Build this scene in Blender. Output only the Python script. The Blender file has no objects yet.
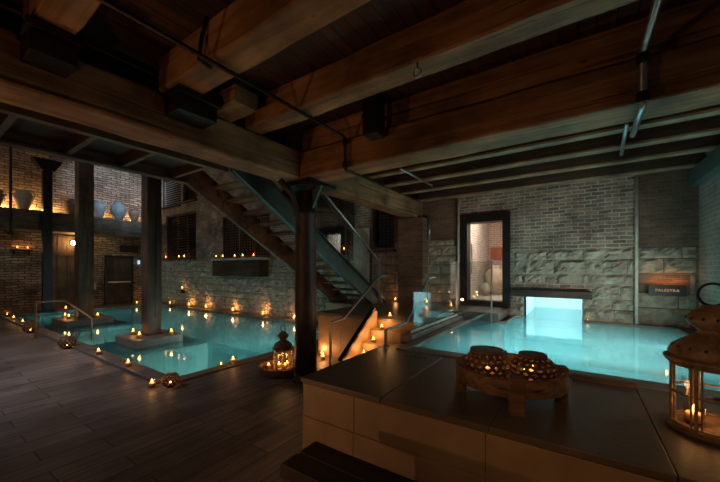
import bpy, bmesh, math, random
from mathutils import Vector, Matrix, noise
C = bpy.context.scene.collection
R = math.radians
PI = math.pi
rnd = random.Random(7)

# ------------------------------------------------------------------ materials
def newmat(name):
    m = bpy.data.materials.new(name); m.use_nodes = True
    nt = m.node_tree
    for n in list(nt.nodes): nt.nodes.remove(n)
    return m, nt
def N(nt, t, **kw):
    n = nt.nodes.new(t)
    for k, v in kw.items():
        if k.startswith('i_'): n.inputs[k[2:].replace('_', ' ')].default_value = v
        else: setattr(n, k, v)
    return n
def L(nt, a, b): nt.links.new(a, b)
def rgba(c): return (c[0], c[1], c[2], 1)
def ramp(nt, fac, stops):
    r = N(nt, 'ShaderNodeValToRGB'); e = r.color_ramp.elements
    while len(e) < len(stops): e.new(.5)
    for i, (p, c) in enumerate(stops): e[i].position = p; e[i].color = rgba(c)
    L(nt, fac, r.inputs[0]); return r.outputs[0]
def out(nt, sh):
    o = N(nt, 'ShaderNodeOutputMaterial'); L(nt, sh, o.inputs[0])
def coords(nt, order='xyz', scale=(1, 1, 1)):
    tc = N(nt, 'ShaderNodeTexCoord'); sp = N(nt, 'ShaderNodeSeparateXYZ'); cb = N(nt, 'ShaderNodeCombineXYZ')
    L(nt, tc.outputs['Object'], sp.inputs[0])
    for i, a in enumerate(order): L(nt, sp.outputs['xyz'.index(a)], cb.inputs[i])
    mp = N(nt, 'ShaderNodeMapping'); mp.inputs['Scale'].default_value = scale
    L(nt, cb.outputs[0], mp.inputs[0]); return mp.outputs[0]

def plain(name, col, rough=.5, metal=0.0, var=.25, scale=8, bump=.2, bscale=None):
    m, nt = newmat(name)
    v = coords(nt)
    n = N(nt, 'ShaderNodeTexNoise', i_Scale=scale, i_Detail=5.0, i_Roughness=.6); L(nt, v, n.inputs['Vector'])
    c = ramp(nt, n.outputs['Fac'], [(.3, [x*(1-var) for x in col]), (.7, [min(1, x*(1+var)) for x in col])])
    b = N(nt, 'ShaderNodeBsdfPrincipled', i_Roughness=rough, i_Metallic=metal); L(nt, c, b.inputs['Base Color'])
    n2 = N(nt, 'ShaderNodeTexNoise', i_Scale=bscale or scale*4, i_Detail=4.0); L(nt, v, n2.inputs['Vector'])
    bp = N(nt, 'ShaderNodeBump', i_Strength=bump, i_Distance=.02); L(nt, n2.outputs['Fac'], bp.inputs['Height'])
    L(nt, bp.outputs[0], b.inputs['Normal']); out(nt, b.outputs[0]); return m

def wood(name, c1, c2, axis='x', rough=.65, grain=1.0, knots=True, bump=.5):
    m, nt = newmat(name)
    sc = [10*grain]*3; sc['xyz'.index(axis)] = .8*grain
    v = coords(nt, 'xyz', sc)
    n = N(nt, 'ShaderNodeTexNoise', i_Scale=1.0, i_Detail=7.0, i_Roughness=.62, i_Distortion=.7); L(nt, v, n.inputs['Vector'])
    col = ramp(nt, n.outputs['Fac'], [(.28, c1), (.5, [(a+b)/2 for a, b in zip(c1, c2)]), (.72, c2)])
    # big patches of age
    v2 = coords(nt); n2 = N(nt, 'ShaderNodeTexNoise', i_Scale=1.7, i_Detail=4.0); L(nt, v2, n2.inputs['Vector'])
    pc = ramp(nt, n2.outputs['Fac'], [(.35, (.42, .39, .36)), (.65, (1.2, 1.15, 1.1))])
    mx = N(nt, 'ShaderNodeMix', data_type='RGBA', blend_type='MULTIPLY'); mx.inputs[0].default_value = 1
    L(nt, col, mx.inputs[6]); L(nt, pc, mx.inputs[7]); c = mx.outputs[2]
    # cracks along the grain
    sc3 = [20*grain]*3; sc3['xyz'.index(axis)] = .5
    v3 = coords(nt, 'xyz', sc3); n3 = N(nt, 'ShaderNodeTexNoise', i_Scale=.55, i_Detail=4.0, i_Distortion=.4); L(nt, v3, n3.inputs['Vector'])
    cr = ramp(nt, n3.outputs['Fac'], [(.62, (1, 1, 1)), (.68, (.2, .16, .14))])
    mx2 = N(nt, 'ShaderNodeMix', data_type='RGBA', blend_type='MULTIPLY'); mx2.inputs[0].default_value = .8
    L(nt, c, mx2.inputs[6]); L(nt, cr, mx2.inputs[7]); c = mx2.outputs[2]
    if knots:
        sk = [4.2]*3; sk['xyz'.index(axis)] = 2.6
        vk = coords(nt, 'xyz', sk); vo = N(nt, 'ShaderNodeTexVoronoi', i_Scale=1.0); L(nt, vk, vo.inputs['Vector'])
        kr = ramp(nt, vo.outputs['Distance'], [(.03, (.2, .15, .12)), (.1, (1, 1, 1))])
        mk = N(nt, 'ShaderNodeMix', data_type='RGBA', blend_type='MULTIPLY'); mk.inputs[0].default_value = .9
        L(nt, c, mk.inputs[6]); L(nt, kr, mk.inputs[7]); c = mk.outputs[2]
    b = N(nt, 'ShaderNodeBsdfPrincipled', i_Roughness=rough); L(nt, c, b.inputs['Base Color'])
    ad = N(nt, 'ShaderNodeMath', operation='SUBTRACT'); L(nt, n.outputs['Fac'], ad.inputs[0])
    crv = N(nt, 'ShaderNodeMapRange', i_From_Min=.6, i_From_Max=.7); L(nt, n3.outputs['Fac'], crv.inputs[0]); L(nt, crv.outputs[0], ad.inputs[1])
    bp = N(nt, 'ShaderNodeBump', i_Strength=bump, i_Distance=.015); L(nt, ad.outputs[0], bp.inputs['Height'])
    L(nt, bp.outputs[0], b.inputs['Normal']); out(nt, b.outputs[0]); return m

def brick(name, order, c1, c2, mortar, w=.22, h=.075, ms=.012, rough=.85, bump=1.0, dist=.02, off=.5, patch=(.45, 1.3), grainy=None, gap_smooth=.2, pscale=.9):
    m, nt = newmat(name)
    v = coords(nt, order)
    nz = N(nt, 'ShaderNodeTexNoise', i_Scale=4.0, i_Detail=4.0); L(nt, v, nz.inputs['Vector'])
    sub = N(nt, 'ShaderNodeVectorMath', operation='SUBTRACT'); L(nt, nz.outputs['Color'], sub.inputs[0]); sub.inputs[1].default_value = (.5, .5, .5)
    scl = N(nt, 'ShaderNodeVectorMath', operation='SCALE'); L(nt, sub.outputs[0], scl.inputs[0]); scl.inputs['Scale'].default_value = dist
    add = N(nt, 'ShaderNodeVectorMath', operation='ADD'); L(nt, v, add.inputs[0]); L(nt, scl.outputs[0], add.inputs[1])
    bt = N(nt, 'ShaderNodeTexBrick', i_Scale=1.0); bt.offset = off
    bt.inputs['Color1'].default_value = rgba(c1); bt.inputs['Color2'].default_value = rgba(c2); bt.inputs['Mortar'].default_value = rgba(mortar)
    bt.inputs['Brick Width'].default_value = w; bt.inputs['Row Height'].default_value = h
    bt.inputs['Mortar Size'].default_value = ms; bt.inputs['Mortar Smooth'].default_value = gap_smooth; bt.inputs['Bias'].default_value = 0
    L(nt, add.outputs[0], bt.inputs['Vector'])
    n2 = N(nt, 'ShaderNodeTexNoise', i_Scale=pscale, i_Detail=6.0, i_Roughness=.65); L(nt, v, n2.inputs['Vector'])
    pc = ramp(nt, n2.outputs['Fac'], [(.3, [patch[0]]*3), (.7, [patch[1]]*3)])
    mx = N(nt, 'ShaderNodeMix', data_type='RGBA', blend_type='MULTIPLY'); mx.inputs[0].default_value = 1
    L(nt, bt.outputs['Color'], mx.inputs[6]); L(nt, pc, mx.inputs[7]); c = mx.outputs[2]
    if grainy:
        vg = coords(nt, order, grainy); ng = N(nt, 'ShaderNodeTexNoise', i_Scale=1.0, i_Detail=6.0, i_Roughness=.65, i_Distortion=.8); L(nt, vg, ng.inputs['Vector'])
        gr = ramp(nt, ng.outputs['Fac'], [(.3, (.45, .43, .42)), (.7, (1.25, 1.2, 1.15))])
        mg = N(nt, 'ShaderNodeMix', data_type='RGBA', blend_type='MULTIPLY'); mg.inputs[0].default_value = 1
        L(nt, c, mg.inputs[6]); L(nt, gr, mg.inputs[7]); c = mg.outputs[2]
    b = N(nt, 'ShaderNodeBsdfPrincipled', i_Roughness=rough); L(nt, c, b.inputs['Base Color'])
    n3 = N(nt, 'ShaderNodeTexNoise', i_Scale=22.0, i_Detail=4.0); L(nt, v, n3.inputs['Vector'])
    inv = N(nt, 'ShaderNodeMath', operation='MULTIPLY_ADD'); L(nt, bt.outputs['Fac'], inv.inputs[0]); inv.inputs[1].default_value = -1.0
    sc = N(nt, 'ShaderNodeMath', operation='MULTIPLY'); L(nt, n3.outputs['Fac'], sc.inputs[0]); sc.inputs[1].default_value = .5
    L(nt, sc.outputs[0], inv.inputs[2])
    bp = N(nt, 'ShaderNodeBump', i_Strength=bump, i_Distance=.02); L(nt, inv.outputs[0], bp.inputs['Height'])
    L(nt, bp.outputs[0], b.inputs['Normal']); out(nt, b.outputs[0]); return m

def schlick(nt, f0, normal=None):
    lw = N(nt, 'ShaderNodeLayerWeight'); lw.inputs['Blend'].default_value = .5
    if normal: L(nt, normal, lw.inputs['Normal'])
    p = N(nt, 'ShaderNodeMath', operation='POWER'); L(nt, lw.outputs['Facing'], p.inputs[0]); p.inputs[1].default_value = 5
    m = N(nt, 'ShaderNodeMath', operation='MULTIPLY_ADD'); L(nt, p.outputs[0], m.inputs[0]); m.inputs[1].default_value = 1-f0; m.inputs[2].default_value = f0
    return m.outputs[0]
def emit(name, col, s):
    m, nt = newmat(name); e = N(nt, 'ShaderNodeEmission'); e.inputs[0].default_value = rgba(col); e.inputs[1].default_value = s
    out(nt, e.outputs[0]); return m
def glass(name, tint=(.9, .97, .96), rough=.0, ior=.05):
    m, nt = newmat(name)
    t = N(nt, 'ShaderNodeBsdfTransparent'); t.inputs[0].default_value = rgba(tint)
    g = N(nt, 'ShaderNodeBsdfGlossy'); g.inputs['Roughness'].default_value = rough
    mx = N(nt, 'ShaderNodeMixShader')
    L(nt, schlick(nt, ior), mx.inputs[0]); L(nt, t.outputs[0], mx.inputs[1]); L(nt, g.outputs[0], mx.inputs[2]); out(nt, mx.outputs[0]); return m
def water(name, tint, milk, milkcol, bump=.08, wscale=2.2):
    m, nt = newmat(name)
    v = coords(nt)
    n = N(nt, 'ShaderNodeTexNoise', i_Scale=wscale, i_Detail=2.0); L(nt, v, n.inputs['Vector'])
    bp = N(nt, 'ShaderNodeBump', i_Strength=bump, i_Distance=.05); L(nt, n.outputs['Fac'], bp.inputs['Height'])
    t = N(nt, 'ShaderNodeBsdfTransparent'); t.inputs[0].default_value = rgba(tint)
    tl = N(nt, 'ShaderNodeBsdfTranslucent'); tl.inputs[0].default_value = rgba(milkcol)
    m1 = N(nt, 'ShaderNodeMixShader'); m1.inputs[0].default_value = milk
    L(nt, t.outputs[0], m1.inputs[1]); L(nt, tl.outputs[0], m1.inputs[2])
    g = N(nt, 'ShaderNodeBsdfGlossy'); g.inputs['Roughness'].default_value = .06; L(nt, bp.outputs[0], g.inputs['Normal'])
    m2 = N(nt, 'ShaderNodeMixShader'); L(nt, schlick(nt, .02, bp.outputs[0]), m2.inputs[0]); L(nt, m1.outputs[0], m2.inputs[1]); L(nt, g.outputs[0], m2.inputs[2])
    out(nt, m2.outputs[0]); return m

M = {}
M['beam_x'] = wood('beam_wood_x', (.13, .062, .024), (.42, .235, .105), 'x')
M['beam_y'] = wood('beam_wood_y', (.13, .07, .03), (.40, .24, .12), 'y')
M['joist_lit_x'] = wood('joist_lit_wood', (.16, .10, .06), (.42, .29, .19), 'x', knots=False)  # paler wood for joist undersides, light put into the colour
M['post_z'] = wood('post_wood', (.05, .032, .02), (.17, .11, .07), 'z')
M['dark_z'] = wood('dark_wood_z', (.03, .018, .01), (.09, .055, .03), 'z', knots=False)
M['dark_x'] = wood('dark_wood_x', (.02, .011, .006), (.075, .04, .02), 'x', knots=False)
M['door_z'] = wood('door_wood', (.07, .04, .02), (.2, .12, .065), 'z', knots=False, grain=.7)
M['ledge_y'] = wood('ledge_wood', (.05, .035, .025), (.17, .12, .085), 'y')
M['tray'] = wood('tray_wood', (.10, .055, .028), (.33, .19, .10), 'x', grain=1.6, knots=False)
M['tread'] = wood('tread_wood', (.12, .08, .055), (.30, .21, .15), 'x', knots=False)
M['ceil'] = brick('ceiling_boards', 'yxz', (.075, .03, .012), (.04, .016, .007), (.004, .002, .001), w=3.6, h=.135, ms=.006, rough=.7, bump=.6, dist=.004, grainy=(1.2, 18, 1))
M['floor'] = brick('floor_planks', 'yxz', (.27, .225, .20), (.17, .14, .122), (.045, .036, .03), w=1.25, h=.27, ms=.006, rough=.5, bump=.5, dist=.006, off=.37, patch=(.4, 1.5), grainy=(1.1, 16, 1), pscale=.6)
M['brick_n'] = brick('brick_north', 'xzy', (.36, .21, .15), (.15, .095, .075), (.40, .35, .29), bump=1.0, dist=.05, patch=(.3,1.5), pscale=1.6)
M['brick_n_red'] = brick('brick_red', 'xzy', (.24, .115, .07), (.13, .07, .045), (.17, .125, .095), dist=.03, patch=(.4, 1.4))
M['brick_w'] = brick('brick_west', 'yzx', (.46, .32, .22), (.22, .14, .10), (.06, .045, .035), w=.38, h=.11, ms=.016, dist=.16, bump=1.0, patch=(.35,1.5))
M['brick_e'] = brick('brick_east', 'yzx', (.42, .36, .30), (.33, .28, .24), (.46, .42, .38), dist=.03)
M['brick_in'] = brick('brick_inner', 'xzy', (.62, .36, .28), (.45, .26, .2), (.72, .62, .54), dist=.05, patch=(.7, 1.2))
M['brick_in_y'] = brick('brick_inner_side', 'yzx', (.7, .52, .44), (.55, .36, .3), (.8, .72, .65), dist=.08, patch=(.7, 1.2))
M['stone'] = plain('wall_stone', (.33, .27, .21), .9, 0, .4, 5, 1, 18)
M['mortar'] = plain('wall_mortar', (.08, .065, .05), .95, 0, .2, 6, .4)
M['slab'] = plain('platform_stone', (.33, .215, .12), .5, 0, .22, 2.2, .1, 30)
M['slab_top'] = plain('platform_top_stone', (.125, .09, .063), .38, 0, .25, 1.7, .12, 30)
M['coping'] = plain('coping_stone', (.17, .135, .105), .45, 0, .35, 5, .3)
M['ledge_stone'] = plain('pale_stone', (.42, .38, .33), .6, 0, .15, 5, .15)
M['tile'] = plain('pool_tile', (.50, .64, .64), .5, 0, .10, 1.1, .05)
M['tile_left'] = plain('pool_tile_green', (.42, .52, .50), .5, 0, .38, .55, .05)
M['iron'] = plain('black_iron', (.028, .026, .024), .42, .6, .3, 9, .3)
M['iron_post'] = plain('cast_iron', (.042, .028, .022), .5, .3, .4, 5, .3)
M['steel_green'] = plain('painted_steel', (.10, .16, .155), .38, .4, .2, 6, .1)
M['steel_brown'] = plain('brown_steel', (.11, .075, .05), .5, .3, .25, 6, .15)
M['chrome'] = plain('brushed_steel', (.55, .56, .56), .28, .95, .1, 12, .05)
M['bronze'] = plain('bronze_rail', (.35, .24, .16), .35, .8, .15, 12, .05)
M['pipe'] = plain('pipe_steel', (.30, .33, .34), .35, .8, .2, 12, .1)
M['clay'] = plain('clay', (.22, .14, .095), .8, 0, .35, 5, .4)
M['clay_grey'] = plain('grey_clay', (.21, .23, .235), .75, 0, .3, 5, .4)
M['clay_pale'] = plain('pale_clay', (.50, .38, .29), .8, 0, .25, 4, .3)
M['lantern'] = plain('aged_lantern_metal', (.27, .18, .11), .6, .25, .5, 14, .4)
M['perf'] = plain('pierced_metal', (.11, .065, .04), .5, .3, .4, 20, .3)
M['wax'] = plain('candle_wax', (.85, .62, .34), .5, 0, .05, 10, .05)
M['glass'] = glass('clear_glass', (.93, .96, .95))
M['cup'] = glass('candle_cup_glass', (1, .93, .82), .05, .04)
M['rail_glass'] = glass('guard_glass', (.93, .97, .96), 0, .15)
M['flame'] = emit('flame', (1, .38, .08), 22)
M['water_r'] = water('milky_water', (.62, .88, .89), .30, (.62, .92, .94), .05, 1.5)
M['water_l'] = water('dark_water', (.62, .88, .88), .14, (.5, .9, .9), .06, 1.6)
M['sign'] = plain('black_sign', (.012, .01, .01), .5, 0, .2, 6, .05)
M['sign_text'] = emit('sign_letters', (1, .5, .22), .55)
M['lamp_glow'] = emit('lamp_glow', (1, .62, .24), 60)
M['blue_glow'] = emit('blue_screen', (.4, .65, 1), 1.2)
M['red_panel'] = plain('red_panel', (.38, .09, .05), .6, 0, .2, 3, .1)
M['white'] = plain('white_plaster', (.80, .84, .84), .8, 0, .05, 2, .1)
M['void'] = plain('dark_void', (.012, .01, .008), .9, 0, .2, 3, .1)
M['pilaster'] = plain('pale_plaster', (.52, .47, .40), .85, 0, .25, 5, .4)
M['mark'] = plain('engraved_paint', (.02, .018, .016), .7, 0, .1, 8, 0)

# ------------------------------------------------------------------ mesh helpers
def box(bm, x0, x1, y0, y1, z0, z1):
    v = [bm.verts.new(p) for p in ((x0,y0,z0),(x1,y0,z0),(x1,y1,z0),(x0,y1,z0),(x0,y0,z1),(x1,y0,z1),(x1,y1,z1),(x0,y1,z1))]
    for f in ((0,3,2,1),(4,5,6,7),(0,1,5,4),(1,2,6,5),(2,3,7,6),(3,0,4,7)): bm.faces.new([v[i] for i in f])
    return bm
def lathe(bm, prof, loc=(0,0,0), seg=24, lobes=0, lobe_amp=0):
    rings = []
    for r, z in prof:
        ring = []
        for i in range(seg):
            a = 2*PI*i/seg
            rr = r*(1+lobe_amp*abs(math.cos(lobes*a/2)) if lobes else 1)
            ring.append(bm.verts.new((loc[0]+rr*math.cos(a), loc[1]+rr*math.sin(a), loc[2]+z)))
        rings.append(ring)
    for a, b in zip(rings, rings[1:]):
        for i in range(seg):
            j = (i+1) % seg; bm.faces.new((a[i], a[j], b[j], b[i]))
    if prof[0][0] > 0: bm.faces.new(list(reversed(rings[0])))
    if prof[-1][0] > 0: bm.faces.new(rings[-1])
    return bm
def tube(bm, pts, r, seg=10, closed=False):
    pts = [Vector(p) for p in pts]; n = len(pts); rings = []
    for i, p in enumerate(pts):
        if closed: t = (pts[(i+1) % n]-pts[i-1]).normalized()
        elif i == 0: t = (pts[1]-pts[0]).normalized()
        elif i == n-1: t = (pts[-1]-pts[-2]).normalized()
        else: t = ((pts[i+1]-p).normalized()+(p-pts[i-1]).normalized()).normalized()
        up = Vector((0,0,1)) if abs(t.z) < .9 else Vector((1,0,0))
        if i == 0: u = t.cross(up).normalized()
        else:
            u = (u - t*u.dot(t)).normalized()
        w = t.cross(u)
        rings.append([bm.verts.new(p+(u*math.cos(2*PI*k/seg)+w*math.sin(2*PI*k/seg))*r) for k in range(seg)])
    prs = list(zip(rings, rings[1:]))
    if closed: prs.append((rings[-1], rings[0]))
    for a, b in prs:
        for k in range(seg):
            j = (k+1) % seg; bm.faces.new((a[k], a[j], b[j], b[k]))
    if not closed: bm.faces.new(list(reversed(rings[0]))); bm.faces.new(rings[-1])
    return bm
def prism(bm, poly, axis, a0, a1):
    # poly: list of 2d points in the plane normal to axis
    def P(p, a): return {'x': (a, p[0], p[1]), 'y': (p[0], a, p[1]), 'z': (p[0], p[1], a)}[axis]
    A = [bm.verts.new(P(p, a0)) for p in poly]; B = [bm.verts.new(P(p, a1)) for p in poly]
    bm.faces.new(A); bm.faces.new(list(reversed(B))); n = len(poly)
    for i in range(n): bm.faces.new((A[i], B[i], B[(i+1) % n], A[(i+1) % n]))
    return bm
def rough_beam(bm, x0, x1, y0, y1, z0, z1, axis, amp=.012, step=.22):
    # hewn timber: a box divided along its length with slightly wandering edges
    lo, hi = {'x': (x0, x1), 'y': (y0, y1), 'z': (z0, z1)}[axis]
    n = max(2, int((hi-lo)/step)); rings = []
    for i in range(n+1):
        t = lo+(hi-lo)*i/n
        if axis == 'x': c = [(t,y0,z0),(t,y1,z0),(t,y1,z1),(t,y0,z1)]
        elif axis == 'y': c = [(x1,t,z0),(x0,t,z0),(x0,t,z1),(x1,t,z1)]
        else: c = [(x0,y0,t),(x1,y0,t),(x1,y1,t),(x0,y1,t)]
        ring = []
        for k in range(4):
            a, b = Vector(c[k]), Vector(c[(k+1) % 4])
            for q in (0, .06, .5, .94):
                p = a.lerp(b, q)
                if q == 0:   # chamfered corner
                    p += ((a+b)/2-a).normalized()*.008 + (Vector(c[k-1])-a).normalized()*.008
                d = noise.noise_vector(p*2.1)*amp + noise.noise_vector(p*7)*amp*.35
                d['xyz'.index(axis)] = 0
                ring.append(bm.verts.new(p+d))
        rings.append(ring)
    m = len(rings[0])
    for a, b in zip(rings, rings[1:]):
        for k in range(m): bm.faces.new((a[k], a[(k+1) % m], b[(k+1) % m], b[k]))
    bm.faces.new(list(reversed(rings[0]))); bm.faces.new(rings[-1])
    return bm
def obj(name, bm, mat, parent=None, loc=None, smooth=False, bevel=0):
    bmesh.ops.recalc_face_normals(bm, faces=bm.faces[:])
    me = bpy.data.meshes.new(name); bm.to_mesh(me); bm.free()
    if smooth:
        for p in me.polygons: p.use_smooth = True
    o = bpy.data.objects.new(name, me); C.objects.link(o); me.materials.append(mat)
    if parent: o.parent = parent
    if loc is not None: o.location = loc
    if bevel:
        b = o.modifiers.new('bevel', 'BEVEL'); b.width = bevel; b.segments = 2; b.limit_method = 'ANGLE'
    return o
def recentre(o):
    # put a mesh object's origin at the middle of its underside
    vs = [v.co for v in o.data.vertices]
    mn = Vector([min(v[i] for v in vs) for i in range(3)]); mxx = Vector([max(v[i] for v in vs) for i in range(3)])
    c = Vector(((mn.x+mxx.x)/2, (mn.y+mxx.y)/2, mn.z)); o.data.transform(Matrix.Translation(-c)); o.location = c
    return o
def B(): return bmesh.new()
def struct(name, bm, m, parent=None, **k):
    o = obj(name, bm, m, parent, **k)
    if not parent: o['kind'] = 'structure'
    return o
def thing(name, label, cat, loc=(0,0,0), group=None, rz=0):
    o = bpy.data.objects.new(name, None); o.empty_display_size = .1; C.objects.link(o); o.location = loc; o.rotation_euler[2] = rz
    return tag(o, label, cat, group)
def tag(o, label, cat, group=None):
    o['label'] = label; o['category'] = cat
    if group: o['group'] = group
    return o
def dup(root, loc, label, group=None, rz=None, scale=None):
    r = root.copy(); C.objects.link(r); r.location = loc; r['label'] = label
    if rz is not None: r.rotation_euler[2] = rz
    if scale: r.scale = (scale,)*3
    if group: r['group'] = group
    for ch in list(root.children):
        c = ch.copy(); C.objects.link(c); c.parent = r
        for g in ch.children:
            d = g.copy(); C.objects.link(d); d.parent = c
    return r
def light(kind, name, loc, power, col, size=.1, size_y=None, rot=None, target=None, parent=None, spot=None, blend=.6, shape='RECTANGLE'):
    l = bpy.data.lights.new(name, kind); l.energy = power; l.color = col
    if kind == 'AREA':
        l.shape = shape; l.size = size; l.size_y = size_y or size
        if name == 'pool_lamp': l.spread = R(115)
    else: l.shadow_soft_size = size
    if kind == 'SPOT': l.spot_size = R(spot or 90); l.spot_blend = blend
    o = bpy.data.objects.new(name, l); C.objects.link(o); o.location = loc
    if target is not None: o.rotation_euler = (Vector(target)-Vector(loc)).to_track_quat('-Z', 'Y').to_euler()
    if parent: o.parent = parent
    return o
WARM = (1, .47, .16); TEAL = (.66, .97, .97)

# ------------------------------------------------------------------ setting
# floor of the room (pool cut out)
bm = B()
for x0, x1, y0, y1 in ((-19.3,-5.3,-5,2.5),(-19.3,-17.8,2.5,8),(-17.8,-5.3,7.62,8),(-5.3,-2.21,-5,8),(-2.21,1.8,-5,2.3)):
    box(bm, x0, x1, y0, y1, -.2, 0)
struct('floor', bm, M['floor'])
# left basin
bm = B()
box(bm, -17.8, -5.3, 2.3, 2.5, -1.3, -.2); box(bm, -17.8, -5.3, 7.62, 7.8, -1.3, -.2)
box(bm, -17.95, -17.8, 2.3, 7.8, -1.3, -.2); box(bm, -5.3, -5.15, 2.3, 7.8, -1.3, -.2); box(bm, -17.95, -5.15, 2.3, 7.8, -1.4, -1.3)
struct('left_pool_basin', bm, M['tile_left'])
bm = B(); box(bm, -17.79, -5.31, 2.51, 7.61, -.06, -.05)
tw = struct('left_pool_water', bm, M['water_l'])
# coping of left pool
bm = B()
box(bm, -17.9, -5.28, 2.28, 2.54, 0, .055); box(bm, -5.30, -5.08, 2.5, 7.6, 0, .03)
struct('left_pool_coping', bm, M['coping'], bevel=.012)
# submerged walls around the posts
bm = B(); box(bm, -9.9, -7.75, 2.52, 4.55, -1.3, -.12); struct('submerged_bench', bm, M['ledge_stone'])
bm = B(); box(bm, -14.9, -12.3, 2.95, 4.75, -1.3, -.12); struct('submerged_bench', bm, M['ledge_stone'])
# pads
for x0, x1, y0, y1 in ((-9.4,-8.25,3.14,4.2),(-14.55,-13.1,3.1,4.35)):
    bm = B(); box(bm, x0, x1, y0, y1, -.119, .12); struct('post_plinth', bm, M['coping'], bevel=.02)

# north wall with openings: list of (x0,x1,z0,z1)
holes = [(-17.43,-14.59,2.26,4.45),(-12.54,-9.49,2.2,3.95),(-17.9,-15.95,4.87,6.37),(-15.75,-14.5,4.95,6.1),(-7.2,-5.62,2.3,4.2),(-5.0,-4.25,2.3,3.7),
         (-2.35,-1.33,.87,3.02),(-1.0,.07,-.3,1.13)]
def holed_wall(xa, xb, za, zb, y0, y1, holes, mat, name):
    xs = sorted(set([xa, xb]+[h[i] for h in holes for i in (0,1) if xa < h[i] < xb]))
    zs = sorted(set([za, zb]+[h[i] for h in holes for i in (2,3) if za < h[i] < zb]))
    bm = B()
    for a, b in zip(xs, xs[1:]):
        run = None
        for c, d in zip(zs, zs[1:]):
            mx, mz = (a+b)/2, (c+d)/2
            solid = not any(h[0] < mx < h[1] and h[2] < mz < h[3] for h in holes)
            if solid:
                run = (run[0], d) if run else (c, d)
            elif run: box(bm, a, b, y0, y1, *run); run = None
        if run: box(bm, a, b, y0, y1, *run)
    return struct(name, bm, mat)
holed_wall(-19.4, -5.05, -.2, 8, 8.0, 8.35, holes, M['brick_n'], 'wall_north_left')
holed_wall(-5.05, -2.47, -.2, 4, 7.98, 8.35, holes, M['brick_n_red'], 'wall_north_middle')
holed_wall(-2.47, .9, -.2, 4, 8.0, 8.35, holes, M['brick_n'], 'wall_north_right')
holed_wall(.9, 1.8, -.2, 4, 8.08, 8.35, holes, M['brick_n_red'], 'wall_north_corner')

# rock faced stone: one mesh of separate irregular blocks
def stonework(name, xa, xb, za, zb, y, hmin, hmax, wmin, wmax, seed, holes, amp=.05, proud=.07, mat=None):
    r = random.Random(seed); bm = B(); z = za
    while z < zb-.04:
        h = min(r.uniform(hmin, hmax), zb-z)
        x = xa + r.uniform(-.3, 0)
        while x < xb:
            w = r.uniform(wmin, wmax); x0, x1 = max(x, xa)+.010, min(x+w, xb)-.010; x += w
            for hx in holes:       # trim blocks at openings
                if hx[2] < z+h*.5 < hx[3]:
                    if x0 < hx[0] < x1: x1 = hx[0] if (hx[0]-x0) > .08 else x0
                    elif x0 < hx[1] < x1: x0 = hx[1]
                    elif hx[0] <= x0 and x1 <= hx[1]: x1 = x0
            if x1-x0 < .07: continue
            nx = max(3, int((x1-x0)/.05)); nz = max(3, int(h/.045)); g = []; off = r.uniform(0, 40); pr = proud*r.uniform(.5, 1)
            for i in range(nx+1):
                col = []
                for j in range(nz+1):
                    u, v = i/nx, j/nz
                    e = min(1, min(u*(x1-x0), (1-u)*(x1-x0), v*h, (1-v)*h)/.035)
                    p = Vector((x0+u*(x1-x0), 0, z+.010+v*(h-.020)))
                    d = pr*(.25+.75*e) + amp*e*(noise.noise(p*5+Vector((off,0,0)))+.8*noise.noise(p*11+Vector((off,3,0)))+.4*noise.noise(p*25))
                    d = max(.004, d)
                    q = noise.noise_vector(p*6+Vector((0,off,0)))*.006
                    col.append(bm.verts.new((p.x+q.x, y-d, p.z+q.z)))
                g.append(col)
            for i in range(nx):
                for j in range(nz): bm.faces.new((g[i][j], g[i+1][j], g[i+1][j+1], g[i][j+1]))
            rim = [g[i][0] for i in range(nx+1)]+[g[nx][j] for j in range(1, nz+1)]+[g[i][nz] for i in range(nx-1, -1, -1)]+[g[0][j] for j in range(nz-1, 0, -1)]
            back = [bm.verts.new((v.co.x, y+.01, v.co.z)) for v in rim]
            for k in range(len(rim)): bm.faces.new((rim[k], back[k], back[(k+1) % len(rim)], rim[(k+1) % len(rim)]))
        z += h
    return struct(name, bm, mat or M['stone'])
sh = holes+[(-12.95,-9.55,1.45,2.3)]
stonework('stone_facing_left', -19.2, -5.62, 0.02, 2.14, 8.0, .2, .34, .28, .75, 3, sh, .06, .05)
shl = holes+[(-2.5,-1.2,.8,3.1),(-1.3,.25,1.13,1.32)]
stonework('stone_facing_right', -2.44, .88, .69, 2.15, 8.0, .17, .30, .25, .65, 5, shl, .09, .06)
stonework('stone_facing_middle', -5.0, -2.5, .88, 2.5, 7.98, .22, .3, .45, .9, 8, shl, .03, .04)
stonework('stone_facing_corner', .94, 1.74, .69, 2.15, 8.08, .25, .42, .4, .9, 11, [(1.0,1.66,1.2,1.52)], .07, .06)

# west wall
bm = B(); box(bm, -19.5, -19.2, -5, 8.35, -.2, 8); struct('wall_west', bm, M['brick_w'])
bm = B(); box(bm, 1.77, 2.1, -5, 8.35, -.2, 4); struct('wall_east', bm, M['brick_e'])
bm = B(); box(bm, -19.5, 2.1, -5.3, -5, -.2, 8); struct('wall_south', bm, M['brick_n'])
bm = B(); box(bm, -5.7, 2.1, -5.3, 8.35, 3.84, 3.95); struct('ceiling', bm, M['ceil'])
bm = B(); box(bm, -19.5, -5.7, -5.3, 8.35, 8, 8.1); box(bm, -5.75, -5.65, -5.3, 8.35, 3.84, 8.0); struct('ceiling_hall', bm, M['ceil'])

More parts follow.
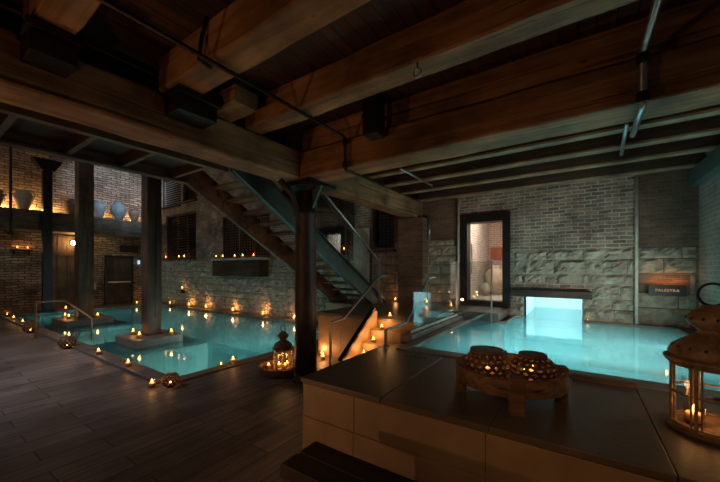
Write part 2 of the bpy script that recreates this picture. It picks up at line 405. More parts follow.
# stone platform around the right pool (basin inside)
bm = B()
box(bm, -2.21, 1.77, 2.27, 3.96, -.2, .655)
box(bm, -2.21, -1.83, 3.96, 6.87, -.2, .655)
box(bm, 1.46, 1.77, 3.96, 7.98, -.2, .655)
box(bm, .07, 1.46, 7.86, 7.99, -.2, .655)
box(bm, -2.21, -1.2, 6.87, 7.98, -.2, .655)
struct('platform_body', bm, M['slab'])
bm = B()
def slab_row(y0, y1, cuts, z0=.655, z1=.70):
    for a, b in zip(cuts, cuts[1:]): box(bm, a+.0025, b-.0025, y0, y1, z0, z1)
slab_row(2.25, 3.74, (-2.23, -1.33, -.49, .42, 1.765))
box(bm, 1.5, 1.765, 3.745, 7.98, .655, .70); box(bm, .1, 1.46, 7.9, 7.985, .655, .705)
struct('platform_top', bm, M['slab_top'], bevel=.004)
# plinth course and panel joints of the front face
bm = B()
for a, b in zip((-2.2,-1.60,-.516,.55,1.76), (-1.60,-.516,.55,1.76)):
    box(bm, a+.002, b-.002, 2.262, 2.28, .345, .645); box(bm, a+.002, b-.002, 2.25, 2.28, .0, .335)
struct('platform_facing', bm, M['slab'], bevel=.003)
bm = B()
box(bm, -2.215, -2.19, 2.28, 3.98, 0, .645)
struct('platform_side_facing', bm, M['slab'])
# pool edge strips
bm = B()
box(bm, -1.83, 1.5, 3.75, 3.97, .655, .715); box(bm, 1.45, 1.5, 3.97, 7.9, .655, .715)
box(bm, -1.98, -1.83, 3.75, 6.87, .655, .715)
box(bm, -2.2, -2.0, 4.3, 6.87, .655, .78)
box(bm, -1.22, -1.16, 6.9, 7.9, .655, .715); box(bm, -1.83, -1.16, 6.83, 6.9, .655, .715)
struct('right_pool_coping', bm, M['coping'], bevel=.01)
for a, b in ((-.02,.52),(.9,1.3)):
    pass
bm = B()
box(bm, -1.83, 1.46, 3.85, 3.97, -.6, .65); box(bm, -1.95, -1.83, 3.97, 6.87, -.6, .65); box(bm, 1.46, 1.55, 3.97, 7.95, -.6, .65)
box(bm, -1.83, -1.18, 6.87, 6.95, -.6, .65); box(bm, -1.26, -1.17, 6.95, 7.95, -.6, .65)
box(bm, -1.2, -1.0, 7.88, 7.97, -.6, .65); box(bm, .07, 1.46, 7.88, 7.97, -.6, .65)
box(bm, -1.95, 1.55, 3.85, 10.4, -.7, -.6)
box(bm, -1.12, -1.0, 8.02, 10.4, -.6, 1.7); box(bm, .07, .19, 8.02, 10.4, -.6, 1.7); box(bm, -1.0, .07, 10.3, 10.4, -.6, 1.7)
struct('right_pool_basin', bm, M['tile'])
# underwater ledge down the left side of the right pool
bm = B(); box(bm, -1.82, -1.2, 3.98, 6.86, -.59, .12); struct('pool_seat', bm, M['tile'])
bm = B(); box(bm, -1.82, 1.455, 3.975, 6.865, .672, .68); box(bm, -1.165, 1.455, 6.865, 7.9, .672, .68); box(bm, -.995, .065, 7.9, 10.28, .672, .68)
struct('right_pool_water', bm, M['water_r'])
bm = B(); box(bm, -1.12, .19, 8.36, 10.4, 1.7, 1.8); struct('bath_niche_ceiling', bm, M['white'])
# upper landing with wide steps
bm = B()
prism(bm, [(-4.4,4.97),(-2.2,4.97),(-2.2,7.98),(-5.6,7.98),(-5.6,6.6),(-4.4,6.6)], 'z', 0, .83)
struct('landing_body', bm, M['slab'])
bm = B()
prism(bm, [(-4.42,4.95),(-2.2,4.95),(-2.2,7.98),(-5.62,7.98),(-5.62,6.58),(-4.42,6.58)], 'z', .83, .87)
box(bm, -2.2, -1.3, 6.78, 7.98, .701, .87)
struct('landing_floor', bm, M['slab_top'], bevel=.005)
bm = B()
for a, b in zip((-4.4,-3.82,-3.1), (-3.82,-3.1,-3.02)): box(bm, a+.003, b-.003, 4.955, 4.975, .02, .82)
struct('landing_facing', bm, M['slab'], bevel=.003)
for i in range(4):
    bm = B(); y = 3.95+.25*i
    box(bm, -2.98, -2.225, y, 4.96, .175*i+.001, .175*(i+1))
    struct('stone_step', bm, M['slab'], bevel=.006)
# sloping parapet beside the steps with black cap
bm = B(); prism(bm, [(3.95,0),(4.94,0),(4.94,1.0),(4.85,1.0),(3.95,.34)], 'x', -3.04, -2.985); struct('step_parapet', bm, M['slab'])
bm = B(); prism(bm, [(3.9,.33),(4.86,1.03),(4.86,1.07),(3.9,.37)], 'x', -3.055, -2.97); struct('parapet_cap', bm, M['iron'])

# windows with lattice shutters (set in the openings)
def window(n, h, nx, nz, mat, louvre=False, panels=2, glow=None):
    x0, x1, z0, z1 = h
    w = thing('window_%d' % n, '', 'window', ((x0+x1)/2, 8.15, z0)); del w['label']; del w['category']; w['kind'] = 'structure'
    hw = (x1-x0)/2; hh = z1-z0
    bm = B(); box(bm, -hw, hw, .16, .19, 0, hh); obj('pane', bm, M['void'], w)
    bm = B(); t = .07
    box(bm, -hw, -hw+t, -.1, .1, 0, hh); box(bm, hw-t, hw, -.1, .1, 0, hh); box(bm, -hw+t, hw-t, -.1, .1, hh-t, hh); box(bm, -hw+t, hw-t, -.1, .1, 0, t)
    obj('window_frame', bm, M['dark_z'], w)
    for p in range(panels):
        a = -hw+t+(2*hw-2*t)*p/panels; b = -hw+t+(2*hw-2*t)*(p+1)/panels
        bm = B(); s = .045
        box(bm, a, a+s, -.03, .03, t, hh-t); box(bm, b-s, b, -.03, .03, t, hh-t)
        for k in range(nz+1):
            z = t+(hh-2*t-.03)*k/nz
            if louvre: prism(bm, [(-.05,z),(.03,z+.07),(.03,z+.085),(-.05,z+.015)], 'x', a+s, b-s)
            else: box(bm, a+s, b-s, -.012, .012, z, z+.028)
        if not louvre:
            for k in range(1, nx):
                x = a+(b-a)*k/nx; box(bm, x-.013, x+.013, -.013, .013, t, hh-t)
        obj('shutter', bm, mat, w)
    bm = B(); box(bm, -hw-.04, hw+.04, -.3, -.1, -.06, 0.0); obj('window_sill', bm, M['dark_x'], w)
    return w
window(1, holes[0], 5, 16, M['dark_z'], True, 3)
window(2, holes[1], 6, 14, M['post_z'], False, 3)
window(3, holes[2], 5, 12, M['ledge_stone'], True, 1)
window(4, holes[3], 6, 8, M['post_z'], False, 1)
window(5, holes[4], 8, 18, M['iron'], False, 2)
window(6, holes[5], 5, 13, M['iron'], False, 1)

# glazed door and the bright room beyond
d = thing('door_1', '', 'x', (-1.84, 8.05, .87)); del d['label']; del d['category']; d['kind'] = 'structure'
bm = B(); box(bm, -.56, -.40, -.12, .2, 0, 2.2); box(bm, .40, .56, -.12, .2, 0, 2.2); box(bm, -.40, .40, -.12, .2, 2.0, 2.2); box(bm, -.40, .40, -.12, .2, 0, .13); obj('door_frame', bm, M['iron'], d)
bm = B(); box(bm, -.40, .40, -.005, .005, .13, 2.0); obj('door_glass', bm, M['glass'], d)
bm = B(); tube(bm, [(-.3,-.06,.75),(-.3,-.06,1.5)], .014); tube(bm, [(-.3,-.06,.8),(-.3,0,.8)], .01); tube(bm, [(-.3,-.06,1.45),(-.3,0,1.45)], .01); obj('door_handle', bm, M['chrome'], d, smooth=True)
bm = B(); box(bm, -2.95, -2.75, 8.36, 12.9, .7, 4); struct('wall_inner_left', bm, M['brick_in_y'])
bm = B(); box(bm, -2.75, .6, 12.7, 12.9, .7, 4); struct('wall_inner_back', bm, M['brick_in'])
bm = B(); box(bm, .4, .6, 10.45, 12.7, .7, 4); box(bm, -1.24, -1.13, 8.36, 10.45, .7, 4); box(bm, -1.13, .6, 10.45, 10.55, .7, 4); struct('wall_inner_right', bm, M['white'])
bm = B(); box(bm, -2.95, .6, 8.36, 12.9, 3.6, 3.7); struct('ceiling_inner', bm, M['white'])
bm = B(); box(bm, -2.75, -1.24, 8.36, 12.7, .7, .87); box(bm, -1.24, .4, 10.55, 12.7, .7, .87); struct('floor_inner', bm, M['ledge_stone'])
# timber and iron doors on west wall
d = thing('door_2', '', 'x', (-19.18, 6.55, 0)); del d['label']; del d['category']; d['kind'] = 'structure'
bm = B(); box(bm, 0, .06, -.52, .52, .02, 2.3); obj('door_leaf', bm, M['dark_z'], d)
bm = B(); box(bm, 0, .12, -.6, -.52, 0, 2.4); box(bm, 0, .12, .52, .6, 0, 2.4); box(bm, 0, .12, -.52, .52, 2.3, 2.4); obj('door_frame', bm, M['iron'], d)
bm = B(); box(bm, .07, .13, -.47, .5, 1.07, 1.13); obj('push_bar', bm, M['chrome'], d)
d = thing('door_3', '', 'x', (-19.18, 4.55, 0)); del d['label']; del d['category']; d['kind'] = 'structure'
for k in range(4):
    bm = B(); box(bm, 0, .08, -.62+.31*k+.006, -.31+.31*k-.006, .02, 3.25); obj('door_board', bm, M['door_z'], d)
bm = B(); box(bm, .08, .12, -.62, .62, 2.35, 2.5); obj('door_rail', bm, M['door_z'], d)
# pale pier between the windows
bm = B(); box(bm, -5.58, -5.08, 7.86, 7.975, .87, 2.95); struct('trim_1', bm, M['pilaster'])
# vertical edge strips on the north wall
for i, (x, z0, z1) in enumerate(((-2.45,.87,3.5),(.91,.71,3.5))):
    bm = B(); tube(bm, [(x, 7.94, z0), (x, 7.94, z1)], .028)
    tag(recentre(obj('wall_conduit', bm, M['pilaster'], smooth=True)), ['pale vertical conduit on the wall just left of the glazed doorway', 'pale vertical conduit on the wall just left of the lit name sign'][i], 'pipe')
bm = B(); tube(bm, [(-3.2,7.9,2.5),(-3.2,7.9,3.12)], .03)
tag(recentre(obj('wall_conduit', bm, M['pipe'], smooth=True)), 'short grey pipe on red brick under the end of the rear timber beam', 'pipe')
# ledge plaster pier carrying rear beam
bm = B(); box(bm, -3.95, -3.25, 7.6, 7.97, .871, 3.07); struct('brick_pier', bm, M['brick_n_red'])

# ------------------------------------------------------------------ timbers
def beam(x0, x1, y0, y1, z0, z1, axis, label, mat, amp=.012, name='wooden_beam', group=None):
    bm = B(); rough_beam(bm, x0, x1, y0, y1, z0, z1, axis, amp)
    o = recentre(obj(name, bm, mat)); return tag(o, label, 'beam', group)
beam(-3.83, -3.42, -4.9, 3.66, 3.09, 3.5, 'y', 'large old timber beam running from upper left to the iron column', M['beam_y'], .014)
beam(-3.80, -3.40, 3.72, 7.96, 3.09, 3.5, 'y', 'weathered timber beam running back from the iron column to the brick wall', M['beam_y'], .012)
beam(-3.38, 1.76, 3.41, 3.83, 3.09, 3.47, 'x', 'massive timber girder running from the iron column across to the right', M['beam_x'], .010)
ubl = ['thick timber cross beam at the top left corner, topmost of the ceiling beams', 'thick timber cross beam with an iron strap, second back from the camera', 'timber cross beam with a small hanging ring, in front of the main girder']
for (y0, y1), lb in zip(((.57,.80),(1.5,1.79),(2.5,2.76)), ubl):
    beam(-3.42, 1.76, y0, y1, 3.5, 3.83, 'x', lb, M['beam_x'], .012)
beam(-3.42, 1.76, 3.50, 3.74, 3.48, 3.83, 'x', 'timber joist resting on top of the main girder', M['beam_x'], .008)
beam(-3.42, 1.76, -.6, -.3, 3.5, 3.83, 'x', 'timber cross beam above and behind the camera', M['beam_x'], .01)
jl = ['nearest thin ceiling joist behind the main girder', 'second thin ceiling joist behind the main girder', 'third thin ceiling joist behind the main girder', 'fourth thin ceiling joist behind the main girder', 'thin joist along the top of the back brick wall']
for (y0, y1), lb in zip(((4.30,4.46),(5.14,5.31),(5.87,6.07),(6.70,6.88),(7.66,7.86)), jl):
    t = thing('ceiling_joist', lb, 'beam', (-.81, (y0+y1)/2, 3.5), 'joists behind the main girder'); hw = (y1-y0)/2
    bm = B(); rough_beam(bm, -2.57, 2.57, -hw+.008, hw-.008, .03, .33, 'x', .004); obj('shaded_joist_body', bm, M['dark_x'], t)  # shade on the joist sides painted in as darker wood
    bm = B(); rough_beam(bm, -2.57, 2.57, -hw, hw, 0, .03, 'x', .004); o = obj('lit_underside', bm, M['joist_lit_x'], t); o['label'] = 'joist underside with its light painted in as paler wood'  # light on the underside painted in as a pale strip
beam(-3.95, -3.85, -4.9, 7.96, 3.52, 3.83, 'y', 'dark header board behind the big left beam', M['dark_x'], .004, 'header_board')
beam(1.62, 1.765, 3.9, 7.98, 3.2, 3.48, 'y', 'green painted steel channel at the top of the right wall', M['steel_green'], .002, 'steel_channel')
# short timber stubs seen past the beams
beam(-3.42, -2.95, 2.02, 2.32, 3.5, 3.68, 'x', 'short timber stub on the left beam between two cross beams', M['beam_x'], .012, 'timber_stub')
# iron stirrups / dark blocks under the ends of the cross beams
for (y, lb) in ((.68,'black iron beam hanger at the upper left beam end'),(1.75,'black iron beam hanger under the strapped beam end')):
    t = thing('beam_hanger', lb, 'bracket', (-3.26, y, 3.3))
    hw = .13 if y < 1 else .2
    bm = B(); box(bm, -.15, .16, -hw-.02, hw+.02, .13, .195); obj('hanger_seat', bm, M['iron'], t, bevel=.008)
    bm = B(); box(bm, -.15, .12, -hw, hw, -.02, .13); obj('hanger_block', bm, M['iron'], t, bevel=.01)
# iron strap on beam two, and hook with ring on beam three
bm = B(); tube(bm, [(-2.55,1.49,3.84),(-2.58,1.46,3.66),(-2.62,1.46,3.50),(-2.6,1.56,3.47)], .016)
tag(recentre(obj('iron_strap', bm, M['iron'], smooth=True)), 'rusty iron hook hanging down the face of the strapped cross beam', 'hook')
t = thing('ring_hook', 'small hook with a shiny ring under the ceiling beam', 'hook', (-1.13, 2.53, 3.5))
bm = B(); tube(bm, [(0,0,.06),(0,0,-.05)], .007); obj('hook_pin', bm, M['iron'], t, smooth=True)
bm = B(); tube(bm, [(.035*math.cos(a), 0, -.085+.035*math.sin(a)) for a in [2*PI*k/18 for k in range(18)]], .008, 8, True); obj('ring', bm, M['chrome'], t, smooth=True)
t = thing('beam_block', 'dark wooden block hung between girder and ringed beam', 'bracket', (-1.98, 3.2, 3.3))
bm = B(); box(bm, -.09, .09, -.1, .1, .0, .5); obj('block', bm, M['iron'], t)
bm = B(); box(bm, -.1, .1, -.11, .11, .2, .24); obj('block_band', bm, M['iron'], t)

# landing strip overhead (steel edge beams, soffit, joists)
t = thing('overhead_landing', 'dark timber and steel stair landing hanging overhead at upper left', 'landing', (-4.92, -1, 3.19))
bm = B(); box(bm, .56, .62, -3.9, 3.85, 0, .36); box(bm, .52, .56, -3.9, 3.85, 0, .03); obj('edge_beam', bm, M['steel_brown'], t)
bm = B(); box(bm, -.62, -.56, -3.9, 3.85, 0, .36); box(bm, -.56, -.48, -3.9, 3.85, 0, .03); obj('edge_beam', bm, M['steel_brown'], t)
bm = B(); box(bm, -.56, .56, -3.9, 3.85, .16, .2); obj('soffit', bm, M['dark_x'], t)
for y in (-.1, .7, 1.68, 2.3, 2.91, 3.6):
    bm = B(); box(bm, -.56, .52, y-.03, y+.03, .03, .16); obj('landing_joist', bm, M['steel_brown'], t)

# staircase
t = thing('staircase', 'open wooden staircase with steel stringers descending behind the iron column', 'staircase', (-4.9, 7.2, .87))
def zb(Y): return 3.22-.6*(Y-2.85)
def stringer(x, w, mat, fl):
    bm = B(); dz = .44; Yc = 2.85+(3.22-.875)/.6; Yt = Yc+dz/.6
    poly = [(2.86, 3.2), (2.86, zb(2.86)+dz), (Yt, .875), (Yc, .875)]
    poly = [(a-7.2, b-.87) for a, b in poly]
    prism(bm, poly, 'x', x-w/2, x+w/2)
    for s in (0, dz-.03):
        q = [(2.88, zb(2.88)+s), (2.88, zb(2.88)+s+.03)]
        e = Yc+s/.6
        q += [(e+.04, .875+.006), (e-.01, .875+.006)]
        q = [(a-7.2, b-.87) for a, b in q]
        prism(bm, q, 'x', x+(0 if fl > 0 else -.08), x+(.08 if fl > 0 else 0))
    return obj('stringer', bm, mat, t)
stringer(.62, .02, M['steel_green'], 1); stringer(-.6, .05, M['tread'], -1)
for i in range(13):
    z = .87+.183*(i+1); Y = 7.12-.305*i
    if z > 3.3: break
    bm = B(); box(bm, -.575, .60, Y-7.2-.16, Y-7.2+.15, z-.87-.045, z-.87); obj('tread', bm, M['tread'], t, bevel=.004)
t = thing('stair_guard', 'tall glass guard with slim handrail beside the staircase', 'railing', (-4.22, 7.2, .87))
def rz_(Y): return 3.15-.61*(Y-4.99)
bm = B(); prism(bm, [(3.9-7.2, zb(3.9)+.4-.87), (7.0-7.2, zb(7.0)+.4-.87), (7.0-7.2, rz_(7.0)+.35-.87), (3.9-7.2, rz_(3.9)+.35-.87)], 'x', .03, .042); obj('glass_panel', bm, M['rail_glass'], t)
bm = B(); tube(bm, [(.08, 3.6-7.2, rz_(3.6)-.87), (.08, 7.0-7.2, rz_(7.0)-.87), (.08, 7.14-7.2, rz_(7.0)-.9)], .022); obj('handrail', bm, M['chrome'], t, smooth=True)
bm = B(); box(bm, .02, .10, -.2, -.12, 0.005, 1.1); obj('newel_post', bm, M['chrome'], t)
for Y in (4.6, 5.8, 6.8):
    bm = B(); tube(bm, [(.04, Y-7.2, rz_(Y)-.87), (.08, Y-7.2, rz_(Y)-.87)], .012)
    obj('rail_bracket', bm, M['chrome'], t)

# iron column
t = thing('iron_column', 'dark cast iron column carrying the timber beams beside the platform', 'column', (-3.55, 3.70, 0))
bm = B(); lathe(bm, [(.21,0.001),(.21,.05),(.185,.07),(.18,.12)], seg=28); obj('column_base', bm, M['iron_post'], t)
bm = B(); lathe(bm, [(.172,.12),(.168,1.2),(.16,2.55),(.185,2.58),(.185,2.64),(.16,2.68),(.165,2.95)], seg=28); obj('column_shaft', bm, M['iron_post'], t, smooth=True)
bm = B(); box(bm, -.26, .34, -.26, .34, 3.02, 3.075); lathe(bm, [(.165,2.95),(.24,3.02)], seg=28); obj('column_cap', bm, M['iron'], t)
bm = B()
prism(bm, [(.12,3.02),(.34,3.02),(.12,2.62)], 'y', -.02, .02); obj('cap_bracket', bm, M['steel_green'], t)
bm = B(); prism(bm, [(.12,3.02),(.34,3.02),(.12,2.62)], 'x', -.02, .02); obj('cap_bracket', bm, M['iron_post'], t)
bm = B(); tube(bm, [(0,-.14,2.3),(0,-.17,2.6),(0,-.27,2.85),(0,-.52,3.03)], .045); obj('cap_brace', bm, M['iron_post'], t, smooth=True)
bm = B(); tube(bm, [(-.14,0,2.3),(-.17,0,2.6),(-.27,0,2.85),(-.5,0,3.03)], .045); obj('cap_brace', bm, M['iron_post'], t, smooth=True)
bm = B(); box(bm, -.12, .165, -.02, .06, 3.08, 3.48); obj('column_stub', bm, M['iron'], t)

# wooden posts standing in the left pool
def post(x, y, w, label, z0=.121, z1=7.98):
    t = thing('wooden_post', label, 'post', (x, y, z0))
    bm = B(); rough_beam(bm, -w/2, w/2, -w/2, w/2, .04, z1-z0, 'z', .012); obj('post_shaft', bm, M['post_z'], t)
    bm = B(); box(bm, -w/2-.03, w/2+.03, -w/2-.03, w/2+.03, 0, .05); obj('post_shoe', bm, M['iron'], t, bevel=.01)
    return t
post(-8.85, 3.72, .34, 'square dark timber post rising from the nearer plinth in the left pool')
post(-13.85, 3.75, .42, 'square dark timber post rising from the farther plinth in the left pool')

# mezzanine ledge
t = thing('timber_ledge', 'long dark timber ledge high on the far wall carrying clay jars', 'ledge', (-18.6, 2.2, 3.3))
bm = B(); rough_beam(bm, .35, .6, -7, 5.75, .02, .8, 'y', .012, .5); obj('ledge_fascia', bm, M['ledge_y'], t)
bm = B(); box(bm, -.59, .35, -7, 5.75, .7, .78); obj('ledge_top', bm, M['ledge_y'], t)
bm = B(); box(bm, -.58, .35, -7, 5.75, .02, .08); obj('ledge_soffit', bm, M['door_z'], t)
t = thing('iron_stanchion', 'dark iron stanchion crossing the jar ledge on the far wall', 'column', (-17.75, 3.62, 0))
bm = B(); box(bm, -.12, .12, -.14, .14, .001, 6.0); obj('stanchion_shaft', bm, M['iron'], t)
bm = B(); prism(bm, [(-.2,5.7),(-.45,6.15),(.45,6.15),(.2,5.7)], 'x', -.2, .2); obj('stanchion_cap', bm, M['iron'], t)
bm = B(); box(bm, -.24, .24, -.26, .26, .001, .06); obj('stanchion_base', bm, M['iron'], t)
t = thing('hanging_rod', 'thin black rod hanging in front of the far left wall', 'rod', (-17.0, 2.5, 2.98))
bm = B(); tube(bm, [(0,0,.05),(0,0,5.0)], .04); obj('rod', bm, M['iron'], t)
bm = B(); lathe(bm, [(.05,0),(.1,.03),(.1,.09),(.05,.14)], seg=12); obj('rod_foot', bm, M['iron'], t)

# jars on the ledge
profs = {
 'a': [(.13,0),(.17,.05),(.26,.35),(.33,.55),(.32,.64),(.25,.70),(.24,.73),(.30,.78),(.30,.81),(.24,.80)],
 'b': [(.12,0),(.15,.04),(.24,.25),(.31,.5),(.30,.62),(.20,.70),(.18,.74),(.25,.80),(.26,.83),(.2,.82)],
 'c': [(.14,0),(.2,.06),(.33,.32),(.36,.5),(.31,.7),(.2,.82),(.17,.86),(.2,.92),(.17,.93)],
 'd': [(.11,0),(.15,.05),(.22,.3),(.26,.5),(.22,.62),(.18,.67),(.24,.73),(.24,.76),(.19,.75)]}
def jar(name, label, prof, mat, loc, s, group=None, handles=True):
    t = thing(name, label, 'jar', loc, group)
    p = [(r*s, z*s) for r, z in profs[prof]]
    rt = p[-1][0]; bm = B(); lathe(bm, p, seg=28); obj('jar_body', bm, mat, t, smooth=True)
    if handles:
        for sg in (-1, 1):
            zt = p[-3][1]; bm = B(); r0 = p[-4][0]
            tube(bm, [(0, sg*(r0-.02*s), zt), (0, sg*(r0+.1*s), zt-.02*s), (0, sg*(r0+.12*s), zt-.12*s), (0, sg*(p[3][0]-.02*s), zt-.2*s)], .02*s, 8)
            obj('jar_handle', bm, mat, t, smooth=True)
    bm = B(); lathe(bm, [(rt*1.02, 0), (rt*1.08, .015*s), (rt*1.0, .035*s), (rt*.86, .02*s), (rt*.8, -.1*s)], (0,0,p[-1][1]-.015*s), 28); obj('jar_rim', bm, mat, t, smooth=True)
    return t
g = 'jars on the high ledge'
jar('clay_jar', 'clay jar cut off by the left picture edge', 'a', M['clay'], (-18.35,2.30,4.105), .8, g)
jar('clay_jar', 'pale wide-mouthed jar on the ledge between rod and iron stanchion', 'a', M['clay_pale'], (-18.35,3.05,4.105), .95, g)
jar('clay_jar', 'brown handled jar just left of the farther timber post', 'b', M['clay'], (-18.35,4.50,4.105), .85, g)
jar('clay_jar', 'grey jar just right of the farther timber post', 'd', M['clay_grey'], (-18.35,5.50,4.105), 1.0, g)
jar('clay_jar', 'round bellied grey jar, largest on the ledge', 'c', M['clay_grey'], (-18.35,6.25,4.105), .92, g)
jar('clay_jar', 'small brown jar at the right end of the ledge', 'b', M['clay'], (-18.35,6.92,4.105), .75, g)

# inner room jars and panel
jar('floor_jar', 'huge round clay jar seen through the glazed doorway', 'c', M['clay_pale'], (-2.38,11.9,.87), 1.06, None, False)
jar('floor_jar', 'small pale pot beside the huge jar through the doorway', 'c', M['ledge_stone'], (-2.53,11.1,.87), .45, None, True)
bm = B(); box(bm, -2.7, -1.9, 12.64, 12.7, 2.12, 2.55); o = recentre(obj('wall_panel', bm, M['red_panel'])); tag(o, 'red brown panel on the brick wall seen through the doorway', 'panel')

# lintel, wooden window box, sign, alarm etc
bm = B(); rough_beam(bm, -1.23, .23, 7.74, 7.93, 1.15, 1.30, 'x', .008); tag(recentre(obj('timber_lintel', bm, M['dark_x'])), 'dark timber lintel above the glowing low pool opening', 'lintel')
t = thing('planter_box', 'dark wooden box hung on the stone wall under the lattice window', 'box', (-10.95, 7.7, 1.47))
bm = B(); box(bm, -1.48, 1.48, -.2, .2, 0, .62); obj('box_body', bm, M['dark_x'], t)
bm = B(); box(bm, -1.54, 1.54, -.25, .25, .62, .70); obj('box_top', bm, M['ledge_stone'], t)
t = thing('name_sign', 'black sign with lit PALESTRA lettering on the stone wall', 'sign', (1.33, 7.93, 1.26))
bm = B(); box(bm, -.25, .25, -.015, .015, 0, .2); obj('sign_plate', bm, M['sign'], t)
for x in (-.2, .16):
    bm = B(); box(bm, x, x+.04, .015, .14, .05, .15); obj('sign_bracket', bm, M['sign'], t)
cu = bpy.data.curves.new('letters', 'FONT'); cu.body = 'PALESTRA'; cu.size = .066; cu.align_x = 'CENTER'; cu.align_y = 'CENTER'; cu.extrude = .003; cu.space_character = 1.1
tmp = bpy.data.objects.new('sign_letters', cu); C.objects.link(tmp)
dg = bpy.context.evaluated_depsgraph_get(); me = bpy.data.meshes.new_from_object(tmp.evaluated_get(dg)); bpy.data.objects.remove(tmp)
lo = bpy.data.objects.new('sign_letters', me); C.objects.link(lo); me.materials.clear(); me.materials.append(M['sign_text']); lo.parent = t; lo.rotation_euler = (R(90),0,0); lo.location = (0,-.02,.1)
light('AREA', 'sign_light', (1.33,7.97,1.47), .6, (1,.42,.12), .46, .02, target=(1.33,8.08,1.75))
light('POINT', 'sign_glow', (1.33,7.96,1.5), .25, (1,.42,.12), .02)
# far wall fittings
t = thing('wall_lamp', 'glowing lamp on the timber door of the far wall', 'lamp', (-19.05, 4.74, 2.85))
bm = B(); box(bm, -.1, 0, -.08, .08, 0, .2); obj('lamp_plate', bm, M['iron'], t)
bm = B(); lathe(bm, [(.05,.0),(.075,.05),(.075,.12),(.04,.17)], (.08,0,0), 12); obj('lamp_bulb', bm, M['lamp_glow'], t, smooth=True)
light('POINT', 'lamp_light', (-18.8,4.74,2.95), 16, (1,.55,.22), .06)
t = thing('dark_sign', 'unlit black box sign above the metal door', 'sign', (-19.1, 6.98, 2.6))
bm = B(); box(bm, -.1, .08, -.38, .38, 0, .33); obj('sign_box', bm, M['iron'], t)
bm = B(); box(bm, .08, .09, -.34, .34, .04, .29); obj('sign_face', bm, M['sign'], t)
t = thing('wall_fitting', 'small round fitting on the brick wall left of the metal door', 'fitting', (-19.2, 5.55, 1.2))
bm = B(); tube(bm, [(0,0,0),(.08,0,0)], .2, 20); obj('round_cover', bm, M['clay'], t)
bm = B(); box(bm, .0, .14, -.07, .05, -.42, -.12); obj('fitting_box', bm, M['pipe'], t)
bm = B(); box(bm, -19.19, -19.14, 7.40, 7.49, 2.0, 2.2); tag(recentre(obj('wall_screen', bm, M['blue_glow'])), 'tiny blue glowing screen on the far wall by the metal door', 'screen')
t = thing('candle_shelf', 'small shelf holding candles on the far left brick wall', 'shelf', (-19.19, 3.12, 2.5))
bm = B(); box(bm, 0, .22, -.32, .32, 0, .05); obj('shelf_board', bm, M['dark_x'], t)
for y in (-.25, .2):
    bm = B(); box(bm, 0, .12, y, y+.05, -.15, 0); obj('shelf_bracket', bm, M['iron'], t)
bm = B(); tube(bm, [(-19.15,3.55,3.05),(-18.0,3.55,3.05)], .03); 
bm.free()
bm = B(); box(bm, 0, .2, -.12, .12, 0, .04); t = thing('wall_bracket', 'small iron candle bracket low on the stone wall above the pool', 'bracket', (-15.46, 7.94, .72)); bm2 = bm
obj('bracket_shelf', bm2, M['iron'], t, loc=(-.1,-.19,0)).scale = (1, .9, 1)
bm = B(); box(bm, -.02, .02, -.18, .0, -.1, 0); obj('bracket_arm', bm, M['iron'], t)

# ------------------------------------------------------------------ pipes under the ceiling
def pipe(label, segs, r=.022, mat='pipe', fit=()):
    p0 = Vector(segs[0]); t = thing('ceiling_pipe', label, 'pipe', p0)
    bm = B(); tube(bm, [Vector(s)-p0 for s in segs], r); obj('pipe_run', bm, M[mat], t, smooth=True)
    for f in fit:
        q = Vector(f)-p0; bm = B(); lathe(bm, [(r*1.5,-.04),(r*1.7,-.02),(r*1.7,.02),(r*1.5,.04)], q, 12); obj('pipe_coupling', bm, M['iron'], t)
    return t
pipe('long thin pipe crossing the ceiling on the left and turning under the girder', [(-2.5,-2.0,3.46),(-2.5,3.31,3.46),(-2.5,3.33,3.44),(-2.5,3.34,3.06),(-2.5,3.36,3.035),(-2.46,4.1,3.03)], .020, 'iron', [(-2.5,3.335,3.40),(-2.5,3.335,3.10)])
pipe('teal lit pipe crossing the ceiling at right and dropping over the girder', [(.42,-2.0,3.46),(.42,3.31,3.46),(.42,3.33,3.44),(.42,3.34,3.06),(.42,3.36,3.035),(.43,4.0,3.03)], .026, 'pipe', [(.42,3.335,3.40),(.42,3.335,3.10)])
pipe('short pipe under the rear joists near the left end of the girder', [(-2.43,4.76,3.41),(-2.41,6.1,3.41)], .02)
pipe('short pipe under the rear joists at the right', [(.46,4.76,3.41),(.52,5.97,3.41)], .022)

# ------------------------------------------------------------------ handrails and glass guard
def rail(name, label, loc, pts, r, mat, feet):
    t = thing(name, label, 'handrail', loc); o = Vector(loc)
    bm = B(); tube(bm, [Vector(p)-o for p in pts], r); obj('rail', bm, M[mat], t, smooth=False)
    for f in feet:
        bm = B(); q = Vector(f)-o; lathe(bm, [(r*2,0),(r*2,.012),(r*1.1,.02)], q, 12); obj('rail_foot', bm, M[mat], t)
    return t
rail('handrail', 'dark metal handrail on the left side of the candlelit steps', (-3.06,3.72,0), [(-3.06,3.72,.003),(-3.06,3.72,.95),(-3.06,4.04,.97),(-3.06,5.1,1.60),(-3.06,5.5,1.62)], .022, 'pipe', [(-3.06,3.72,.001)])
rail('handrail', 'steel handrail rising behind the glass at the right of the steps', (-2.27,3.99,.701), [(-2.16,3.8,.705),(-2.16,3.8,.92),(-2.16,4.4,.93),(-2.32,5.7,1.56),(-2.32,6.05,1.58)], .024, 'pipe', [(-2.16,3.8,.701)])
rail('handrail', 'thin bronze handrail entering the far end of the left pool', (-11.3,2.1,0), [(-11.3,2.1,.003),(-11.3,2.1,.91),(-11.3,2.64,.91),(-11.3,3.22,.37),(-11.3,3.22,-.2)], .03, 'bronze', [(-11.3,2.1,.001)])
t = thing('glass_guard', 'clear frameless glass guard between the steps and the right pool', 'railing', (-2.1, 5.7, .78))
